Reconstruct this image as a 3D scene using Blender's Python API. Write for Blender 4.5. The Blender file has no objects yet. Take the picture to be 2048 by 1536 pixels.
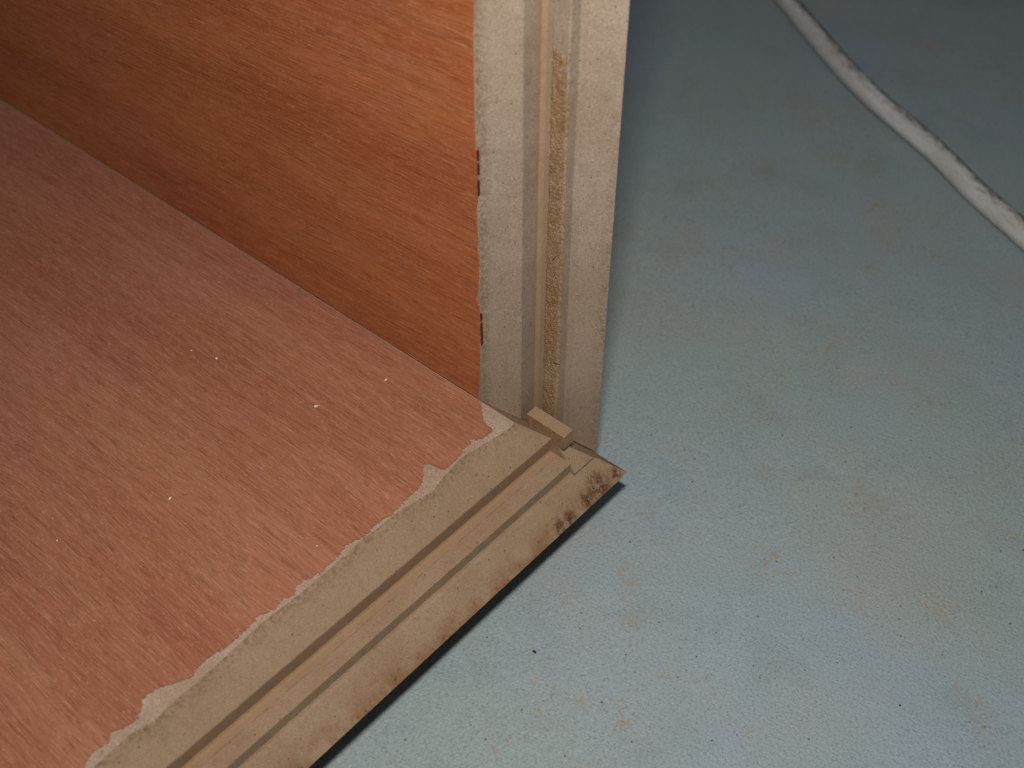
import bpy, bmesh, math, random
from mathutils import Vector, Matrix, noise as mn
from mathutils.geometry import delaunay_2d_cdt
random.seed(7)
MM = 0.001
S = bpy.context.scene
COL = S.collection

# ------------------------------------------------------------------ camera
FPX = 2429.39
ROT = ((0.75236203, 0.65874693, 0.00196432),
       (0.45979885, -0.52300123, -0.71767314),
       (-0.47173763, 0.54085321, -0.69637735))
CAM = Vector((115.56758, -132.70648, 181.52732))           # millimetres
cx, cy, cz = (Vector(r) for r in ROT)
cam = bpy.data.cameras.new('camera')
cam.sensor_width = 36.0
cam.lens = FPX / 2048 * 36.0
cam.clip_start = 0.01
cam.clip_end = 20
cam.dof.use_dof = True
cam.dof.focus_distance = 0.247
cam.dof.aperture_fstop = 22
camo = bpy.data.objects.new('camera', cam)
COL.objects.link(camo)
m3 = Matrix((cx, -cy, -cz)).transposed()
camo.matrix_world = Matrix.Translation(CAM * MM) @ m3.to_4x4()
S.camera = camo

# ------------------------------------------------------------------ light: dim room, camera flash above the lens
w = bpy.data.worlds.new('World')
S.world = w
w.use_nodes = True
w.node_tree.nodes['Background'].inputs[0].default_value = (0.88, 0.95, 1.0, 1)
w.node_tree.nodes['Background'].inputs[1].default_value = 0.075
fl = bpy.data.lights.new('camera_flash', 'AREA')
fl.shape = 'RECTANGLE'
fl.size = 0.022
fl.size_y = 0.010
fl.energy = 0.555
fl.color = (1.0, 0.955, 0.89)
flo = bpy.data.objects.new('camera_flash', fl)
COL.objects.link(flo)
FL = CAM - cy * 58 + cx * 4
aim = Vector((-15, 45, 0))
flo.location = FL * MM
flo.rotation_euler = (aim - FL).to_track_quat('-Z', 'Y').to_euler()
S.view_settings.view_transform = 'Standard'
S.view_settings.look = 'None'
S.view_settings.exposure = 0
S.view_settings.gamma = 1
S.cycles.max_bounces = 8


# ------------------------------------------------------------------ helpers
def ray_to(px, py, axis, val):
    """where the sight line of a photograph point meets the plane axis = val (mm)"""
    d = cx * ((px - 1024) / FPX) + cy * ((py - 768) / FPX) + cz
    return CAM + d * ((val - CAM[axis]) / d[axis])


def link(name, verts, faces, mats, parent=None, smooth=False, fm=None):
    me = bpy.data.meshes.new(name)
    me.from_pydata([Vector(v) * MM for v in verts], [], faces)
    for m in (mats if isinstance(mats, (list, tuple)) else [mats]):
        me.materials.append(m)
    if fm:
        for p, i in zip(me.polygons, fm):
            p.material_index = i
    bm = bmesh.new()
    bm.from_mesh(me)
    bmesh.ops.recalc_face_normals(bm, faces=bm.faces)
    bm.to_mesh(me)
    bm.free()
    if smooth:
        me.polygons.foreach_set('use_smooth', [True] * len(me.polygons))
    o = bpy.data.objects.new(name, me)
    COL.objects.link(o)
    if parent:
        o.parent = parent
    return o


def tag(o, label, cat, group=None):
    o['label'] = label
    o['category'] = cat
    if group:
        o['group'] = group
    return o


class NT:
    def __init__(s, name, rough=0.7, spec=0.3):
        s.m = bpy.data.materials.new(name)
        s.m.use_nodes = True
        s.t = s.m.node_tree
        s.b = s.t.nodes['Principled BSDF']
        s.b.inputs['Roughness'].default_value = rough
        s.b.inputs['Specular IOR Level'].default_value = spec
        tc = s.n('ShaderNodeTexCoord')
        s.P = s.vm('MULTIPLY', tc.outputs['Object'], (1000, 1000, 1000))   # millimetres

    def n(s, k):
        return s.t.nodes.new(k)

    def put(s, sock, v):
        if hasattr(v, 'is_linked') or isinstance(v, bpy.types.NodeSocket):
            s.t.links.new(v, sock)
        else:
            sock.default_value = v

    def vm(s, op, a, b):
        n = s.n('ShaderNodeVectorMath')
        n.operation = op
        s.put(n.inputs[0], a)
        s.put(n.inputs[1], b)
        return n.outputs[1] if op in ('LENGTH', 'DISTANCE', 'DOT_PRODUCT') else n.outputs[0]

    def ma(s, op, a, b=0.0, clamp=False):
        n = s.n('ShaderNodeMath')
        n.operation = op
        n.use_clamp = clamp
        s.put(n.inputs[0], a)
        s.put(n.inputs[1], b)
        return n.outputs[0]

    def noise(s, vec, scale=1.0, detail=2.0, rough=0.5, dist=0.0):
        n = s.n('ShaderNodeTexNoise')
        s.put(n.inputs['Vector'], vec)
        n.inputs['Scale'].default_value = scale
        n.inputs['Detail'].default_value = detail
        n.inputs['Roughness'].default_value = rough
        n.inputs['Distortion'].default_value = dist
        return n.outputs[0]

    def ramp(s, v, lo, hi, a=0.0, b=1.0, smooth=True):
        n = s.n('ShaderNodeMapRange')
        n.interpolation_type = 'SMOOTHSTEP' if smooth else 'LINEAR'
        s.put(n.inputs[0], v)
        for i, q in enumerate((lo, hi, a, b)):
            n.inputs[i + 1].default_value = q
        return n.outputs[0]

    def mix(s, f, a, b, mode='MIX'):
        n = s.n('ShaderNodeMix')
        n.data_type = 'RGBA'
        n.blend_type = mode
        s.put(n.inputs[0], f)
        for i, q in ((6, a), (7, b)):
            s.put(n.inputs[i], (*q, 1) if isinstance(q, tuple) and len(q) == 3 else q)
        return n.outputs[2]

    def xyz(s, vec=None):
        n = s.n('ShaderNodeSeparateXYZ')
        s.put(n.inputs[0], vec or s.P)
        return n.outputs

    def vec(s, x, y, z):
        n = s.n('ShaderNodeCombineXYZ')
        for i, q in enumerate((x, y, z)):
            s.put(n.inputs[i], q)
        return n.outputs[0]

    def rot(s, vec, angles):
        n = s.n('ShaderNodeMapping')
        s.put(n.inputs[0], vec)
        n.inputs['Rotation'].default_value = angles
        return n.outputs[0]

    def bump(s, h, dist, strength=1.0, prev=None):
        n = s.n('ShaderNodeBump')
        n.inputs['Strength'].default_value = strength
        n.inputs['Distance'].default_value = dist * MM
        s.put(n.inputs['Height'], h)
        if prev is not None:
            s.put(n.inputs['Normal'], prev)
        return n.outputs[0]

    def done(s, col, nrm=None, rough=None):
        s.put(s.b.inputs['Base Color'], col)
        if nrm is not None:
            s.put(s.b.inputs['Normal'], nrm)
        if rough is not None:
            s.put(s.b.inputs['Roughness'], rough)
        return s.m


# ------------------------------------------------------------------ materials
def veneer_mat(name, base, dark, pale, tilt_axis=None, tilt=0.0, flecks=0.5, red=(0.30, 0.07, 0.045), seed=0.0, contrast=1.0):
    k = NT(name, 0.55, 0.42)
    P = k.P
    if tilt_axis == 'y':
        P = k.rot(P, (0, tilt, 0))
    P = k.vm('ADD', P, (seed, seed * 1.7, seed * 0.6))
    # the grain wanders a little sideways
    o = k.xyz(P)
    wob = k.noise(k.vm('MULTIPLY', P, (0.012, 0.03, 0.03)), 1, 2)
    wob2 = k.noise(k.vm('MULTIPLY', P, (0.05, 0.12, 0.12)), 1, 2)
    off = k.ma('ADD', k.ma('MULTIPLY', wob, 5.0), k.ma('MULTIPLY', wob2, 0.8))
    P = k.vec(o[0], k.ma('ADD', o[1], off), k.ma('ADD', o[2], off))
    band = k.noise(k.vm('MULTIPLY', P, (0.006, 0.07, 0.07)), 1, 3, 0.6)
    patch = k.noise(k.vm('MULTIPLY', P, (0.018, 0.05, 0.05)), 1, 3, 0.55)
    mid = k.noise(k.vm('MULTIPLY', P, (0.016, 0.75, 0.75)), 1, 2, 0.6)
    streak = k.noise(k.vm('MULTIPLY', P, (0.045, 2.6, 2.6)), 1, 2, 0.7)
    fine = k.noise(k.vm('MULTIPLY', P, (0.20, 4.4, 4.4)), 1, 1, 0.6)
    grit = k.noise(k.vm('MULTIPLY', P, (1.1, 3.6, 3.6)), 1, 2, 0.6)
    c = k.mix(k.ramp(band, 0.30, 0.64), dark, base)
    c = k.mix(k.ma('MULTIPLY', k.ramp(patch, 0.45, 0.72), 0.45), c, red)
    c = k.mix(k.ma('MULTIPLY', k.ramp(mid, 0.45, 0.72), 0.34 * contrast), c, pale)
    c = k.mix(k.ma('MULTIPLY', k.ramp(streak, 0.52, 0.74), 0.62 * contrast), c, pale)
    c = k.mix(k.ma('MULTIPLY', k.ramp(streak, 0.48, 0.27), 0.46 * contrast), c, tuple(x * 0.50 for x in dark))
    c = k.mix(k.ma('MULTIPLY', k.ramp(fine, 0.53, 0.76), flecks), c, tuple(min(1, x * 1.35 + 0.05) for x in pale))
    c = k.mix(k.ma('MULTIPLY', k.ramp(fine, 0.46, 0.25), 0.55), c, tuple(x * 0.45 for x in dark))
    c = k.mix(k.ma('MULTIPLY', k.ramp(grit, 0.56, 0.72), 0.36), c, tuple(min(1, x * 1.5 + 0.08) for x in pale))
    # long hair-thin pore lines, coming and going
    ln = k.noise(k.vm('MULTIPLY', P, (0.011, 0.42, 0.42)), 1, 1, 0.5)
    fr = k.ma('ABSOLUTE', k.ma('SUBTRACT', k.ma('FRACT', k.ma('MULTIPLY', ln, 9.0)), 0.5))
    gate = k.ramp(k.noise(k.vm('MULTIPLY', P, (0.05, 0.5, 0.5)), 1, 2), 0.46, 0.60)
    c = k.mix(k.ma('MULTIPLY', k.ma('MULTIPLY', k.ramp(fr, 0.06, 0.0), gate), 0.42), c, tuple(x * 0.42 for x in dark))
    hgt = k.ma('ADD', k.ma('MULTIPLY', streak, 0.7), k.ma('MULTIPLY', fine, 0.5))
    b = k.bump(hgt, 0.10, 0.7)
    return k.done(c, b, k.ramp(streak, 0.35, 0.65, 0.62, 0.48))


M_ven_h = veneer_mat('veneer_red_brown', (0.375, 0.148, 0.079), (0.305, 0.103, 0.050), (0.385, 0.186, 0.118), seed=3.0, flecks=0.38)
M_ven_v = veneer_mat('veneer_orange_brown', (0.47, 0.148, 0.050), (0.38, 0.105, 0.031), (0.45, 0.188, 0.094), 'y', math.radians(2.0), 0.42,
                     red=(0.33, 0.07, 0.026), seed=41.0)


# tinted sheen put in for a bluish reflection on the flat board at low angles
shn = M_ven_h.node_tree.nodes['Principled BSDF'].inputs
shn['Sheen Weight'].default_value = 0.16
shn['Sheen Roughness'].default_value = 0.45
shn['Sheen Tint'].default_value = (0.82, 0.88, 1.0, 1)


def mdf_mat(name, base, dark, pale, speck=1.0, kind=None, rough_bump=0.06):
    k = NT(name, 0.85, 0.18)
    P = k.P
    o = k.xyz(P)
    cloud = k.noise(P, 0.09, 3, 0.55)
    mott = k.noise(P, 0.45, 3, 0.6)
    gr = k.noise(P, 2.6, 3, 0.7)
    gr2 = k.noise(k.vm('ADD', P, (31, 17, 5)), 3.3, 2, 0.6)
    c = k.mix(k.ramp(cloud, 0.35, 0.68), base, pale)
    c = k.mix(k.ma('MULTIPLY', k.ramp(mott, 0.52, 0.75), 0.35), c, dark)
    c = k.mix(k.ma('MULTIPLY', k.ramp(gr, 0.52, 0.36), 0.55 * speck), c, dark)
    c = k.mix(k.ma('MULTIPLY', k.ramp(gr2, 0.55, 0.68), 0.6 * speck), c, tuple(min(1, x * 1.25 + .05) for x in pale))
    vo = k.n('ShaderNodeTexVoronoi')
    k.put(vo.inputs['Vector'], P)
    vo.inputs['Scale'].default_value = 0.62
    dots = k.ma('MULTIPLY', k.ramp(vo.outputs['Distance'], 0.15, 0.07), k.ramp(k.noise(P, 0.8, 1), 0.50, 0.56))
    c = k.mix(k.ma('MULTIPLY', dots, 0.75), c, tuple(x * 0.28 for x in dark))
    # worn-in dirt along the arrises and spilt stains near the outer tip
    grime = k.noise(k.vm('ADD', P, (7, 3, 9)), 1.1, 5, 0.75)
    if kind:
        # the groove floor is tinted a warmer orange, with a tool line beside it
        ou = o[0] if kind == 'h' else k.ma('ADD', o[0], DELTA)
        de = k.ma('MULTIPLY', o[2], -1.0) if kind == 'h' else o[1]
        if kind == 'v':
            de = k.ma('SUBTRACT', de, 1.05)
        groove_tint = k.ma('MULTIPLY', k.ma('MULTIPLY', k.ramp(ou, 8.6, 5.9), k.ramp(ou, 5.2, 5.6)), k.ramp(de, 7.6, 9.9))
        groove_tint = k.ma('MULTIPLY', groove_tint, k.ramp(de, 11.0, 10.6))
        c = k.mix(k.ma('MULTIPLY', groove_tint, 0.55), c, (0.34, 0.20, 0.105))
        tl = k.ma('MULTIPLY', k.ma('MULTIPLY', k.ramp(ou, 7.50, 7.60), k.ramp(ou, 7.80, 7.70)), k.ramp(de, 9.5, 9.7))
        tl = k.ma('MULTIPLY', k.ma('MULTIPLY', tl, k.ramp(de, 11.0, 10.6)), k.ramp(mott, 0.40, 0.55))
        c = k.mix(k.ma('MULTIPLY', tl, 0.45), c, tuple(x * 0.6 for x in dark))
    if kind == 'h':
        zed = o[2]
        along = k.ramp(zed, -2.6, 0.0)
        g = k.ma('MULTIPLY', along, k.ramp(grime, 0.44, 0.62))
        c = k.mix(k.ma('MULTIPLY', g, 0.75), c, (0.16, 0.10, 0.055))
        low = k.ramp(zed, -14.2, -18.0)
        blot = k.noise(k.vm('ADD', P, (2, 13, 4)), 0.16, 3, 0.6)
        g = k.ma('MULTIPLY', low, k.ramp(blot, 0.36, 0.62))
        c = k.mix(k.ma('MULTIPLY', g, 0.72), c, (0.225, 0.105, 0.042))
        g = k.ma('MULTIPLY', k.ma('MULTIPLY', low, k.ramp(blot, 0.42, 0.6)), k.ramp(grime, 0.53, 0.64))
        c = k.mix(k.ma('MULTIPLY', g, 0.8), c, (0.07, 0.03, 0.014))
        for q, r0, r1 in STAINS:
            d = k.vm('DISTANCE', k.vm('ADD', P, k.vm('MULTIPLY', k.vec(grime, mott, gr), (2.4, 2.4, 2.4))), tuple(x + 1.2 for x in q))
            f = k.ma('MULTIPLY', k.ramp(d, r1, r0), k.ramp(k.noise(P, 0.9, 3, .7), 0.36, 0.6))
            c = k.mix(k.ma('MULTIPLY', f, 0.9), c, (0.11, 0.045, 0.018))
            f = k.ma('MULTIPLY', k.ramp(d, r1 * .7, r0 * .4), k.ramp(k.noise(P, 1.5, 3, .7), 0.50, 0.62))
            c = k.mix(k.ma('MULTIPLY', f, 0.92), c, (0.022, 0.012, 0.008))
    if kind == 'v':
        edge = k.ma('ADD', o[0], DELTA)                      # distance from the inner arris along x
        along = k.ma('MULTIPLY', k.ramp(edge, 2.2, 0.4), k.ramp(edge, -0.1, 0.3))
        g = k.ma('MULTIPLY', along, k.ramp(grime, 0.40, 0.60))
        c = k.mix(k.ma('MULTIPLY', g, 0.55), c, (0.13, 0.075, 0.042))
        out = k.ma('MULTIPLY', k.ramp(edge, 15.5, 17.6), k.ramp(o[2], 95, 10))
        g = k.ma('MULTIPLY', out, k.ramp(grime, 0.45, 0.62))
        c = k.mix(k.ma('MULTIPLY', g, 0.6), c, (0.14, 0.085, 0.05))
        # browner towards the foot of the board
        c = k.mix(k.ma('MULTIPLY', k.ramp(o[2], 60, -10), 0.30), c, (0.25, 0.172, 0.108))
    h = k.ma('ADD', k.ma('MULTIPLY', gr, 0.6), k.ma('MULTIPLY', gr2, 0.5))
    return k.done(c, k.bump(h, rough_bump, 0.8))


DELTA = 8.69
T = 18.0
STAINS = []
for (px, py, r0, r1) in ((1200, 972, 1.6, 4.4), (1232, 948, 0.8, 2.4), (1176, 1000, 0.8, 3.0), (1120, 1054, 1.0, 2.6), (1140, 1035, 0.6, 2.4)):
    d = cx * ((px - 1024) / FPX) + cy * ((py - 768) / FPX) + cz      # onto the mitre plane x + z = 0
    s_ = -(CAM.x + CAM.z) / (d.x + d.z)
    STAINS.append((tuple(CAM + d * s_), r0, r1))

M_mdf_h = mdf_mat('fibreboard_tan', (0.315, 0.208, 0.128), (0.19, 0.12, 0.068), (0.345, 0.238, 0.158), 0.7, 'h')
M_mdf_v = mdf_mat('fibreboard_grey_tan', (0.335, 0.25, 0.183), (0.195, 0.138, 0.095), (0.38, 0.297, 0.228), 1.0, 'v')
M_pale = mdf_mat('bare_face_pale', (0.37, 0.26, 0.185), (0.30, 0.145, 0.09), (0.42, 0.325, 0.255), 1.2, None, 0.16)
M_torn = mdf_mat('torn_fibre_brown', (0.285, 0.170, 0.082), (0.13, 0.065, 0.026), (0.35, 0.23, 0.13), 1.0, None, 0.2)
M_tongue = mdf_mat('tongue_tan', (0.325, 0.21, 0.128), (0.20, 0.118, 0.062), (0.36, 0.245, 0.16), 0.7, None, 0.08)

k = NT('dark_red_edge', 0.6, 0.3)
M_red = k.done(k.mix(k.noise(k.P, 1.3, 3), (0.05, 0.010, 0.008), (0.13, 0.022, 0.016)))
k = NT('white_crumb', 0.8, 0.2)
M_crumb = k.done(k.mix(k.noise(k.P, 3, 2), (0.75, 0.68, 0.58), (0.88, 0.84, 0.78)))
k = NT('dark_grit', 0.8, 0.2)
M_grit = k.done(k.mix(k.noise(k.P, 3, 2), (0.015, 0.018, 0.014), (0.05, 0.05, 0.04)))

# floor sheet: blue-green, finely pebbled, stained and speckled
k = NT('floor_sheet_blue_green', 0.50, 0.35)
P = k.P
c = k.mix(k.ramp(k.noise(P, 0.016, 3, 0.5), 0.36, 0.66), (0.335, 0.405, 0.405), (0.335, 0.405, 0.465))
c = k.mix(k.ma('MULTIPLY', k.ramp(k.noise(k.vm('ADD', P, (90, 40, 3)), 0.022, 4, 0.55), 0.48, 0.70), 0.6), c, (0.37, 0.385, 0.365))
c = k.mix(k.ma('MULTIPLY', k.ramp(k.noise(k.vm('ADD', P, (20, 70, 3)), 0.06, 4, 0.6), 0.50, 0.72), 0.35), c, (0.25, 0.315, 0.325))
st = k.ma('MULTIPLY', k.ramp(k.noise(k.vm('ADD', P, (11, 5, 8)), 0.075, 3, 0.6), 0.55, 0.68), k.ramp(k.noise(P, 0.55, 4, 0.75), 0.46, 0.66))
c = k.mix(k.ma('MULTIPLY', st, 0.75), c, (0.40, 0.285, 0.175))
fi = k.noise(P, 2.0, 3, 0.7)
c = k.mix(k.ma('MULTIPLY', k.ramp(fi, 0.48, 0.33), 0.5), c, (0.12, 0.165, 0.16))
c = k.mix(k.ma('MULTIPLY', k.ramp(fi, 0.55, 0.72), 0.45), c, (0.50, 0.58, 0.57))
vo = k.n('ShaderNodeTexVoronoi')
k.put(vo.inputs['Vector'], P)
vo.inputs['Scale'].default_value = 0.30
dots = k.ma('MULTIPLY', k.ramp(vo.outputs['Distance'], 0.085, 0.045), k.ramp(k.noise(k.vm('ADD', P, (3, 3, 3)), 0.35, 1), 0.46, 0.52))
c = k.mix(k.ma('MULTIPLY', dots, 0.8), c, (0.045, 0.06, 0.055))
peb = k.noise(k.vm('MULTIPLY', P, (1.0, 1.0, 1.0)), 1.35, 3, 0.6, 0.6)
b1 = k.bump(k.noise(P, 0.03, 2), 2.0, 0.5)
b2 = k.bump(peb, 0.34, 0.9, b1)
M_floor = k.done(c, b2, k.ramp(fi, 0.3, 0.7, 0.58, 0.44))

k = NT('cord_dirty_white', 0.62, 0.3)
sh = k.n('ShaderNodeAttribute')
sh.attribute_name = 'sheath'
P = sh.outputs['Vector']
Q = k.vm('MULTIPLY', P, (0.16, 1.0, 1.0))
c = k.mix(k.ramp(k.noise(Q, 0.25, 3, 0.6), 0.35, 0.65), (0.62, 0.605, 0.57), (0.74, 0.75, 0.76))
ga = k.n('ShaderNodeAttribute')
ga.attribute_name = 'far_side'
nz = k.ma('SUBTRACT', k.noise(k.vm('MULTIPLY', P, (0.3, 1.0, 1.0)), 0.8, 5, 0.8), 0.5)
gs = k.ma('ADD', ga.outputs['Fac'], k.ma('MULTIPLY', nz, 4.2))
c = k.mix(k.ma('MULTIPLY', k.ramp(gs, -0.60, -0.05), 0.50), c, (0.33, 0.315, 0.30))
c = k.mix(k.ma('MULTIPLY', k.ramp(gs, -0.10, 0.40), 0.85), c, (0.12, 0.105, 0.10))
c = k.mix(k.ma('MULTIPLY', k.ramp(k.noise(k.vm('ADD', Q, (14, 9, 21)), 0.4, 4, 0.7), 0.60, 0.72), 0.6), c, (0.30, 0.20, 0.15))
M_cord = k.done(c, k.bump(k.noise(k.vm('MULTIPLY', P, (0.4, 1.0, 1.0)), 0.8, 4, 0.75), 0.8, 0.9))

# ------------------------------------------------------------------ floor
ZF = -31.0


def floor_z(x, y):
    return ZF + 0.9 * mn.noise(Vector((x * 0.011, y * 0.011, 4.2)))


xs = [-900 + 12 * i for i in range(151)]
ys = [-700 + 12 * i for i in range(151)]
V = [(x, y, floor_z(x, y)) for y in ys for x in xs]
F = [(j * 151 + i, j * 151 + i + 1, (j + 1) * 151 + i + 1, (j + 1) * 151 + i) for j in range(150) for i in range(150)]
fo = link('floor', V, F, M_floor, smooth=True)
fo['kind'] = 'structure'

# ------------------------------------------------------------------ the board corner
root = bpy.data.objects.new('cabinet_corner', None)
COL.objects.link(root)
tag(root, 'two red-brown veneered boards joined at right angles, raw stepped mitre edges exposed', 'cabinet')

# stepped lock-mitre section: (outward, depth below the inner face), convex corners eased
A = 5.85
PROF = [(0.0, 0.0),
        (A - 0.10, A - 0.10), (A + 0.02, A + 0.10),
        (5.60, 9.55), (5.85, 9.95), (6.40, 10.10),
        (10.95, 9.85), (11.18, 10.05),
        (11.25, 12.60), (11.60, 13.00), (12.25, 13.20),
        (17.85, 17.90), (17.80, 18.0)]

arris_px = [(185, 1536), (265.5, 1464), (311, 1440), (338, 1410.5), (381, 1375.6), (458.8, 1305.8), (526, 1244), (606.5, 1182), (666.7, 1131.8),
            (721, 1082), (802, 1019.8), (864.6, 983), (890.6, 949.5), (925, 913.4), (948.4, 899.8), (995, 872.4), (1024.6, 851)]
arr = sorted((p.y, p.x) for p in (ray_to(a, b, 2, 0.0) for a, b in arris_px))


def arris_x(y):
    if y <= arr[0][0]:
        return arr[0][1] + 0.5 * mn.noise(Vector((y * .08, 1, 0)))
    if y >= arr[-1][0]:
        return arr[-1][1] * max(0, 1 - (y - arr[-1][0]) / 2.0) if y < 0.5 else 0.0
    for (y0, x0), (y1, x1) in zip(arr, arr[1:]):
        if y0 <= y <= y1:
            return x0 + (x1 - x0) * (y - y0) / (y1 - y0)


XB = -430.0
ystat = [-330, -280, -230, -190, -165] + [-150 + 1.0 * i for i in range(150)] + [None]
V, F, FM = [], [], []
n = len(PROF) + 2
for y in ystat:
    end = y is None
    for i, (px, d) in enumerate(PROF):
        yy = min(6.0, d) if end else y
        nx = 0.05 * mn.noise(Vector((yy * 0.5, i * 3.1, 0)))
        x = px + (nx if i else 0.0)
        dd = d + 0.6 * nx * (1 if i else 0)
        if i == 0:
            a = arris_x(yy if not end else 0)
            x, dd = a, max(0.0, a * 1.0) if a > 0 else 0.0
            if a > 0:
                dd = 0.0
        V.append((x, yy, -dd))
    V.append((XB, 6.0 if end else y, -T))
    V.append((XB, 0.0 if end else y, 0.0))
for s in range(len(ystat) - 1):
    for i in range(n):
        j = (i + 1) % n
        F.append((s * n + i, s * n + j, (s + 1) * n + j, (s + 1) * n + i))
        FM.append(1 if i == n - 1 else 0)
F.append(tuple(range(n)))
FM.append(0)
e = (len(ystat) - 1) * n                                    # far end: mitre slope under the upright board, then a square cut
V.append((XB, A, -A))
xa = len(V) - 1
F.append((e + 0, e + 1, xa, e + n - 1))
FM.append(0)
F.append(tuple(e + i for i in range(1, n - 1)) + (xa,))
FM.append(0)
# the plain mitred tip beyond the end of the steps
o0 = len(V)
rings = [(6.0, 0.32), (9.0, 0.30), (12.25, 0.20), (12.55, -0.45), (13.20, -0.94), (17.9, -0.04), (18.0, -0.19)]
for s, dx in rings:
    V += [(-60, 5.97, -s), (s + dx, 5.97, -s), (s + dx, s + 0.02, -s), (-60, s + 0.02, -s)]
for r in range(len(rings) - 1):
    for i in range(4):
        j = (i + 1) % 4
        F.append((o0 + r * 4 + i, o0 + r * 4 + j, o0 + r * 4 + 4 + j, o0 + r * 4 + 4 + i))
        FM.append(0)
F.append((o0, o0 + 1, o0 + 2, o0 + 3))
FM.append(0)
q = o0 + 4 * (len(rings) - 1)
F.append((q, q + 1, q + 2, q + 3))
FM.append(0)
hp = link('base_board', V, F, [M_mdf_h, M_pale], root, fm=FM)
hp['label'] = 'flat board with dirty tan stepped edge, brown stains near its tip'

# veneer of the base board, torn ragged along the edge
edge_px = [(955, 799), (962, 806), (963, 816), (966, 837), (972, 845), (982.6, 857), (982.6, 864.6), (972, 870.5), (966, 876), (943, 878), (940.6, 886), (925, 900),
           (921, 908), (905, 925), (892, 938), (878, 936), (862, 928), (847, 926), (846, 945), (845, 960), (838.5, 976), (812, 998), (802, 1005), (790, 1022), (773, 1034),
           (743.5, 1054), (741, 1062), (716, 1078), (698, 1086), (689, 1098), (667, 1119), (640.6, 1145), (604, 1162), (592, 1174), (589, 1188), (556, 1203),
           (549.5, 1219), (513, 1231), (501.8, 1251), (470, 1278), (445, 1299), (418.5, 1313), (391.7, 1337), (385, 1352), (359.5, 1361), (324.5, 1373), (300, 1383.6),
           (284, 1400), (281.6, 1418.5), (271, 1440), (252, 1453), (222.5, 1464), (217, 1486), (190, 1502), (171.5, 1523), (166, 1536)]
pts = [ray_to(a, b, 2, 0.25) for a, b in edge_px]
pts += [Vector((-0.9 + random.uniform(-.7, .2), y, 0.25)) for y in range(int(pts[-1].y) - 3, -330, -4)]
poly = []
for a, b in zip(pts, pts[1:]):
    L = (b - a).length
    m = max(1, int(L / 0.16))
    for i in range(m):
        p = a.lerp(b, i / m)
        h = mn.noise(Vector((p.y * 3.3, p.x, 2))) * 0.30 + mn.noise(Vector((p.y * 1.1, p.x, 8))) * 0.30
        if random.random() < 0.10:
            h += random.uniform(-0.8, 0.7)
        poly.append((min(p.x + h, 6.0), p.y))
poly = [(x, min(y, -0.04)) for x, y in poly]
poly = [(XB + 1, -0.04)] + poly[3:] + [(XB + 1, -330)]


def sheet(name, poly2, to3, mat, parent, thick):
    cdt = delaunay_2d_cdt([Vector(q) for q in poly2], [], [list(range(len(poly2)))], 1, 1e-4)
    v2, tris = cdt[0], cdt[2]
    bm = bmesh.new()
    vs = [bm.verts.new(Vector(to3(q[0], q[1], 0)) * MM) for q in v2]
    ws = [bm.verts.new(Vector(to3(q[0], q[1], thick)) * MM) for q in v2]
    cnt = {}
    for t in tris:
        bm.faces.new([ws[i] for i in t])
        bm.faces.new([vs[i] for i in reversed(t)])
        for i in range(len(t)):
            e = (t[i], t[(i + 1) % len(t)])
            cnt[frozenset(e)] = None if frozenset(e) in cnt else e
    for e in cnt.values():
        if e:
            bm.faces.new((ws[e[1]], ws[e[0]], vs[e[0]], vs[e[1]]))
    bmesh.ops.delete(bm, geom=[v for v in bm.verts if not v.link_faces], context='VERTS')
    bmesh.ops.recalc_face_normals(bm, faces=bm.faces)
    me = bpy.data.meshes.new(name)
    bm.to_mesh(me)
    bm.free()
    me.materials.append(mat)
    o = bpy.data.objects.new(name, me)
    COL.objects.link(o)
    o.parent = parent
    return o


vh = sheet('veneer', poly, lambda a, b, t: (a, b, -0.05 + t), M_ven_h, hp, 0.30)
vh['label'] = 'pinkish red-brown veneer with ragged torn edge'

# upright board
ZT = 260.0
zstat = [None] + [1.5 + 1.0 * i for i in range(118)] + [130, 160, 200, ZT]
crack1 = ray_to(1000, 298, 1, 3.0).z
crack2 = ray_to(1000, 628, 1, 3.0).z
PV = [(0.0, 0.0), (0.42, 0.30), (0.55, 0.62)] + PROF[1:3] + [
    (5.60, 10.55), (5.85, 10.98), (6.40, 11.15), (11.20, 10.92), (11.45, 11.12),
    (11.50, 13.45), (11.85, 13.95), (12.60, 14.20)] + PROF[-2:]
V, F = [], []
n = len(PV) + 2
for z in zstat:
    for i, (px, d) in enumerate(PV):
        gap = 0.10 + 0.34 * max(0.0, min(1.0, (d - 7) / 4.0))
        zz = -d + gap if z is None else z
        nx = 0.05 * mn.noise(Vector((zz * 0.4, i * 2.3, 7)))
        x, dd = px + nx, d + 0.6 * nx
        if i in (1, 2, 3) and zz > crack1:
            x, dd = x + 0.10, dd - 0.10
        if i in (1, 2, 3) and crack2 < zz < crack1:
            x, dd = x + 0.04, dd - 0.04
        if i in (0, 1):
            x += 0.12 * mn.noise(Vector((zz * 0.22, 5, i)))
        V.append((x - DELTA, dd, zz))
    V.append((XB, T, -T + 0.4 if z is None else z))
    V.append((XB, 0.0, 0.1 if z is None else z))
for s in range(len(zstat) - 1):
    for i in range(n):
        j = (i + 1) % n
        F.append((s * n + i, s * n + j, (s + 1) * n + j, (s + 1) * n + i))
F.append(tuple(range(n)))
F.append(tuple((len(zstat) - 1) * n + i for i in range(n)))
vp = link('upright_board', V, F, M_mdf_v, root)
vp['label'] = 'upright board with grey-tan stepped edge and torn brown tongue'

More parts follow.
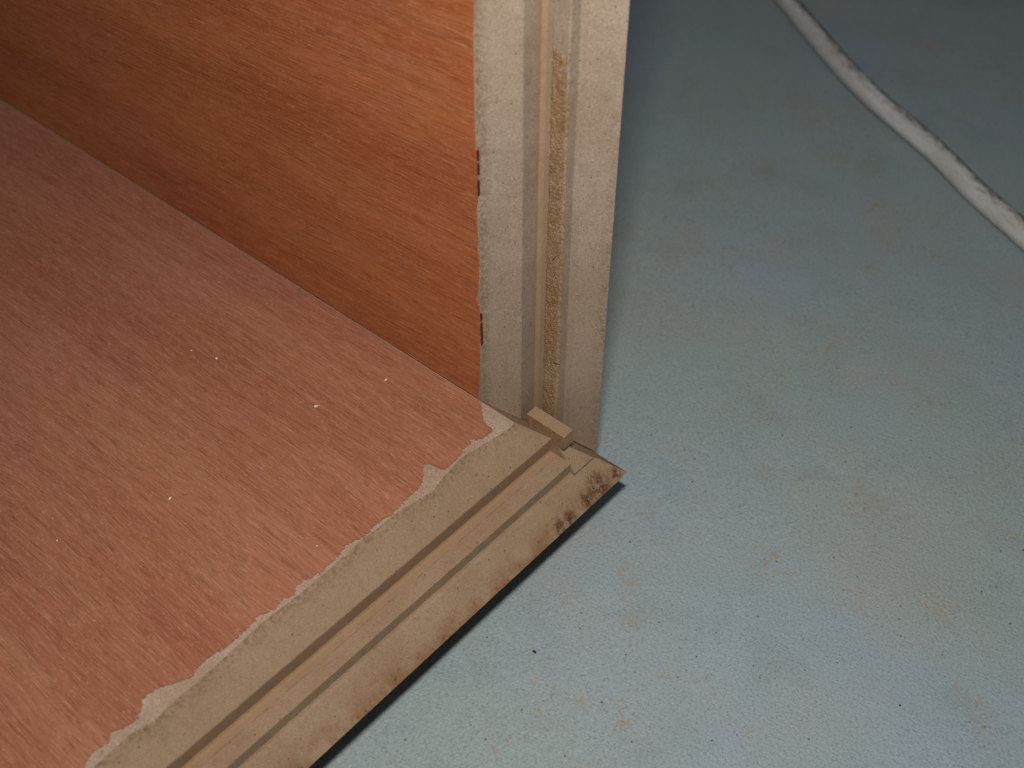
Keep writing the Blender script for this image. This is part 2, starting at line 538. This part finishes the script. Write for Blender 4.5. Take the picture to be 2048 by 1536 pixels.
# veneer of the upright board
vpx = [(944.5, -30), (945, 0), (945.5, 60), (946, 130), (947, 190), (948, 260), (950, 296), (953, 300), (954, 330), (954, 400), (952, 420), (953, 450),
       (955, 480), (953, 490), (957, 520), (956.5, 560), (952, 596), (957, 612), (959.5, 640), (960, 690), (958.5, 720), (957.5, 745), (958, 770), (955, 790)]
vp2 = [ray_to(a, b, 1, -0.25) for a, b in vpx]
poly = [(XB + 1, ZT), (vp2[0].x + .3, ZT)]
for a, b in zip(vp2, vp2[1:]):
    m = max(1, int((b - a).length / 0.25))
    for i in range(m):
        p = a.lerp(b, i / m)
        poly.append((p.x + 0.10 * mn.noise(Vector((p.z * 2.2, 3, 1))) + (random.uniform(-.3, .1) if random.random() < .06 else 0), p.z))
poly = [p for p in poly if p[1] > 0.65] + [(vp2[-1].x - .3, 0.6), (XB + 1, 0.6)]
vv = sheet('veneer', poly, lambda a, b, t: (a, 0.05 - t, b), M_ven_v, vp, 0.30)
vv['label'] = 'orange-brown veneer with slanting grain'

# dark red slits where the veneer edge has lifted
for (y0, y1, x) in ((301, 322, 953.5), (327, 350, 954.5), (362, 392, 955), (628, 642, 960.5), (646, 690, 961.5)):
    p0, p1 = ray_to(x, y0, 1, -0.3), ray_to(x + 1.2, y1, 1, -0.3)
    Vs, Fs = [], []
    m = 7
    for i in range(m):
        t = i / (m - 1)
        c = p0.lerp(p1, t)
        wd = 0.15 * (0.2 + math.sin(math.pi * t)) * random.uniform(.5, 1.1)
        Vs += [(c.x - wd * .4, -0.33, c.z), (c.x + wd, -0.22, c.z), (c.x + wd * .6, 0.2, c.z), (c.x - wd * .4, 0.2, c.z)]
    for i in range(m - 1):
        for j in range(4):
            kx = (j + 1) % 4
            Fs.append((i * 4 + j, i * 4 + kx, i * 4 + 4 + kx, i * 4 + 4 + j))
    Fs += [(0, 1, 2, 3), tuple(4 * (m - 1) + i for i in range(4))]
    link('edge_chip', Vs, Fs, M_red, vp)

# torn tongue of the upright board: a rough fibrous strip standing on the tongue face
ztop = ray_to(1112, 97, 1, 11.0).z
zbot = -8.3
NX, NZ = 16, 420
Vs, Fs = [], []
for j in range(NZ + 1):
    t = j / NZ
    z = zbot + (ztop - zbot) * t
    wl = 7.55 + 0.25 * mn.noise(Vector((z * 0.12, 0, 5))) + 0.10 * mn.noise(Vector((z * 0.9, 0, 5)))
    wr = 11.58 + 0.16 * mn.noise(Vector((z * 0.15, 9, 5))) + 0.14 * mn.noise(Vector((z * 1.1, 3, 5)))
    for i in range(NX + 1):
        u = i / NX
        x = wl + (wr - wl) * u
        zz = z + (0.9 * mn.noise(Vector((x * 1.1, 0, 3))) * max(0, (t - 0.96) / 0.04) if t > .96 else 0)
        r = 0.30 * mn.noise(Vector((x * 1.2, z * 0.55, 0))) + 0.34 * mn.noise(Vector((x * 2.6, z * 2.2, 4))) + 0.16 * mn.noise(Vector((x * 5, z * 5, 4)))
        edge = min(1.0, min(u, 1 - u) * 8, (1 - t) * 120 + 0.02)
        Vs.append((x - DELTA, 11.04 - (0.12 + 0.50 * r) * edge + (0.25 if edge < .05 else 0), zz))
for j in range(NZ):
    for i in range(NX):
        a = j * (NX + 1) + i
        Fs.append((a, a + 1, a + NX + 2, a + NX + 1))
tb = len(Vs)
Vs += [(Vs[i][0], 11.5, Vs[i][2]) for i in (0, NX, NZ * (NX + 1), NZ * (NX + 1) + NX)]
to = link('torn_tongue', Vs, Fs, M_torn, vp)
to['label'] = 'rough brown torn fibre strip'

# loose fibres on the torn strip (uncountable)
Vs, Fs = [], []
for q in range(1100):
    z = random.uniform(zbot, ztop - .5)
    x = random.uniform(7.6, 11.0) - DELTA
    a = random.gauss(0.9, 0.7)
    L = random.uniform(0.2, 0.6)
    dx, dz = math.cos(a) * L, -math.sin(a) * L
    if not 7.4 < x + dx + DELTA < 11.25:
        dx = -dx
    y = 10.86 + random.uniform(-.12, .12)
    tip = y - random.uniform(-0.04, 0.16)
    wv = 0.03
    b = len(Vs)
    Vs += [(x - wv * dz / L, y, z + wv * dx / L), (x + wv * dz / L, y, z - wv * dx / L), (x, y + .07, z), (x + dx, tip, z + dz)]
    Fs += [(b, b + 1, b + 3), (b + 1, b + 2, b + 3), (b + 2, b, b + 3), (b, b + 2, b + 1)]
fz = link('loose_fibre', Vs, Fs, M_torn, vp)
fz['kind'] = 'stuff'

# two curled shavings caught on the strip
for (px, py, L, a) in ((1108, 514, 1.3, 0.9), (1111, 722, 1.7, -0.25)):
    c = ray_to(px, py, 1, 10.5)
    Vs, Fs = [], []
    m = 8
    for i in range(m):
        t = i / (m - 1)
        u = (t - .5) * L
        bow = 0.35 * math.sin(math.pi * t)
        x = c.x + math.cos(a) * u
        z = c.z + math.sin(a) * u - bow * .5
        y = 10.7 - bow
        wd = 0.16 * (0.3 + math.sin(math.pi * t))
        Vs += [(x, y, z + wd), (x, y - .1, z), (x, y + .02, z - wd), (x, y + .12, z)]
    for i in range(m - 1):
        for j in range(4):
            kx = (j + 1) % 4
            Fs.append((i * 4 + j, i * 4 + kx, i * 4 + 4 + kx, i * 4 + 4 + j))
    Fs += [(0, 1, 2, 3), tuple(4 * (m - 1) + i for i in range(4))]
    link('shaving', Vs, Fs, M_torn, vp)

# the locking tongue that stands out of the base board where the boards meet
Vs, Fs = [], []
nxs = 14
for i in range(nxs):
    x = -1.1 + 10.3 * i / (nxs - 1)
    w1 = lambda s: 0.10 * mn.noise(Vector((x * 0.9, s, 3)))
    yb, yt, zt = 5.95 + w1(1), 9.0 + w1(2), -3.05 + w1(5) - 0.02 * x
    zb = -7.0
    Vs += [(x, yb - .05, zb), (x, yb, zt - .16), (x, yb + .16, zt), (x, yt - .16, zt + w1(7)), (x, yt, zt - .16), (x, yt + .05, zb)]
for i in range(nxs - 1):
    for j in range(6):
        kx = (j + 1) % 6
        Fs.append((i * 6 + j, i * 6 + kx, i * 6 + 6 + kx, i * 6 + 6 + j))
Fs += [tuple(range(6)), tuple(6 * (nxs - 1) + i for i in range(6))]
tg = link('joint_tongue', Vs, Fs, [M_tongue, M_torn], root, fm=[1 if i % 6 == 0 else 0 for i in range(6 * (nxs - 1))] + [0, 0])  # front face takes the darker brown to stand in for its shade
tg['label'] = 'small tan tongue block poking out of the joint'

# packers under the base board, out of sight
for (x, y) in ((-70, -20), (-70, -250), (-390, -20), (-390, -250)):
    fz_ = min(floor_z(x + a, y + b) for a in (-20, 20) for b in (-20, 20)) - 0.2
    bv = []
    for z, r in ((fz_, 18), (-T - 1.0, 18), (-T + 0.05, 17)):
        bv += [(x - r, y - r, z), (x + r, y - r, z), (x + r, y + r, z), (x - r, y + r, z)]
    bf = [(0, 1, 2, 3), (8, 9, 10, 11)] + [(4 * l + i, 4 * l + (i + 1) % 4, 4 * l + 4 + (i + 1) % 4, 4 * l + 4 + i) for l in (0, 1) for i in range(4)]
    link('foot', bv, bf, M_tongue, root)

# ------------------------------------------------------------------ cord on the floor
cpx = [(215, 0), (290, 95), (375, 195), (462, 300), (562, 415), (690, 545), (840, 680), (985, 795), (1110, 905), (1230, 1035), (1380, 1170), (1559, 1325)]
RC = 3.5
cp = [ray_to(1500 + a / 2.845, b / 2.845, 2, ZF + RC) for a, b in cpx]
d0, d1 = (cp[0] - cp[2]).normalized(), (cp[-1] - cp[-3]).normalized()
cp = [cp[0] + d0 * 400 + Vector((-60, 0, 0)), cp[0] + d0 * 220, cp[0] + d0 * 90] + cp + [cp[-1] + d1 * 60, cp[-1] + d1 * 160 + Vector((10, 20, 0)), cp[-1] + d1 * 300 + Vector((60, 60, 0))]
pth = []
for i in range(1, len(cp) - 2):
    p0, p1, p2, p3 = cp[i - 1:i + 3]
    m = max(4, int((p2 - p1).length / 1.2))
    for j in range(m):
        t = j / m
        pth.append(0.5 * ((2 * p1) + (p2 - p0) * t + (2 * p0 - 5 * p1 + 4 * p2 - p3) * t * t + (3 * p1 - p0 - 3 * p2 + p3) * t ** 3))
for _ in range(60):
    pth = [pth[0]] + [pth[i] * 0.5 + (pth[i - 1] + pth[i + 1]) * 0.25 for i in range(1, len(pth) - 1)] + [pth[-1]]
Vs, Fs = [], []
NS = 18
SIDE = -1.0
for i, p in enumerate(pth):
    tn = (pth[min(i + 1, len(pth) - 1)] - pth[max(i - 1, 0)]).normalized()
    sd = tn.cross(Vector((0, 0, 1))).normalized()
    up = sd.cross(tn)
    base = Vector((p.x, p.y, floor_z(p.x, p.y) + RC - 0.12))
    for j in range(NS):
        a = 2 * math.pi * j / NS
        dv = sd * math.cos(a) + up * math.sin(a)
        r = RC * (1 + 0.03 * mn.noise(Vector((i * 0.05, math.cos(a), math.sin(a)))) + 0.025 * mn.noise(Vector((i * 0.22, 2 * math.cos(a), 2 * math.sin(a)))))
        Vs.append(base + dv * r)
for i in range(len(pth) - 1):
    for j in range(NS):
        kx = (j + 1) % NS
        Fs.append((i * NS + j, i * NS + kx, (i + 1) * NS + kx, (i + 1) * NS + j))
Fs += [tuple(range(NS)), tuple((len(pth) - 1) * NS + j for j in range(NS))]
co = link('cord', Vs, Fs, M_cord, smooth=True)
lay = co.data.attributes.new('sheath', 'FLOAT_VECTOR', 'POINT')
lay.data.foreach_set('vector', [q for i in range(len(Vs)) for q in
                                ((i // NS) * 1.2, RC * math.cos(2 * math.pi * (i % NS) / NS), RC * math.sin(2 * math.pi * (i % NS) / NS))])
at = co.data.attributes.new('far_side', 'FLOAT', 'POINT')  # highest on the cord's far side, which is coloured darker
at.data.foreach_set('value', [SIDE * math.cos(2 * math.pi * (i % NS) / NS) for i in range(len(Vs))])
tag(co, 'dirty off-white cord lying in a gentle curve across the blue-green floor', 'cord')


# ------------------------------------------------------------------ crumbs and grit
def bit(name, p, r, mat, sink):
    bm = bmesh.new()
    bmesh.ops.create_icosphere(bm, subdivisions=2, radius=1)
    a = random.uniform(0, 6.28)
    rm = Matrix.Rotation(a, 3, 'Z')
    sc = Vector((random.uniform(1.0, 1.5), random.uniform(.6, .9), random.uniform(.5, .75)))
    for v in bm.verts:
        nn = 1 + 0.45 * mn.noise(v.co * 1.7 + Vector((a * 9, 0, 0)))
        v.co = rm @ Vector((v.co.x * sc.x, v.co.y * sc.y, v.co.z * sc.z)) * nn * r * MM
    me = bpy.data.meshes.new(name)
    bm.to_mesh(me)
    bm.free()
    me.materials.append(mat)
    o = bpy.data.objects.new(name, me)
    COL.objects.link(o)
    o.location = (p + Vector((0, 0, r * sink))) * MM
    return o


for (x, y, r) in ((632, 813, 0.34), (772, 760, 0.27), (340, 997, 0.24), (433, 717, 0.26), (383, 701, 0.18), (634, 1092, 0.15), (114, 1081, 0.15)):
    tag(bit('crumb', ray_to(x, y, 2, 0.25), r, M_crumb, 0.3), 'tiny white crumb lying on the flat red-brown veneer', 'crumb', 'white crumbs on the veneer')
for (x, y, r) in ((1069, 1303, 0.55), (1610, 1340, 0.32), (1393, 1313, 0.26), (1204, 1404, 0.30), (1260, 1085, 0.30), (1802, 1272, 0.28), (1724, 1315, 0.25),
                  (1963, 1183, 0.30), (2021, 1247, 0.30), (2046, 1100, 0.32), (1424, 1481, 0.25), (1984, 728, 0.32), (1702, 858, 0.30), (1836, 816, 0.25), (1800, 1411, 0.42)):
    p = ray_to(x, y, 2, ZF)
    p.z = floor_z(p.x, p.y)
    tag(bit('grit', p, r * 0.62, M_grit, 0.3), 'tiny black speck of grit on the blue-green floor', 'grit', 'grit specks on the floor')
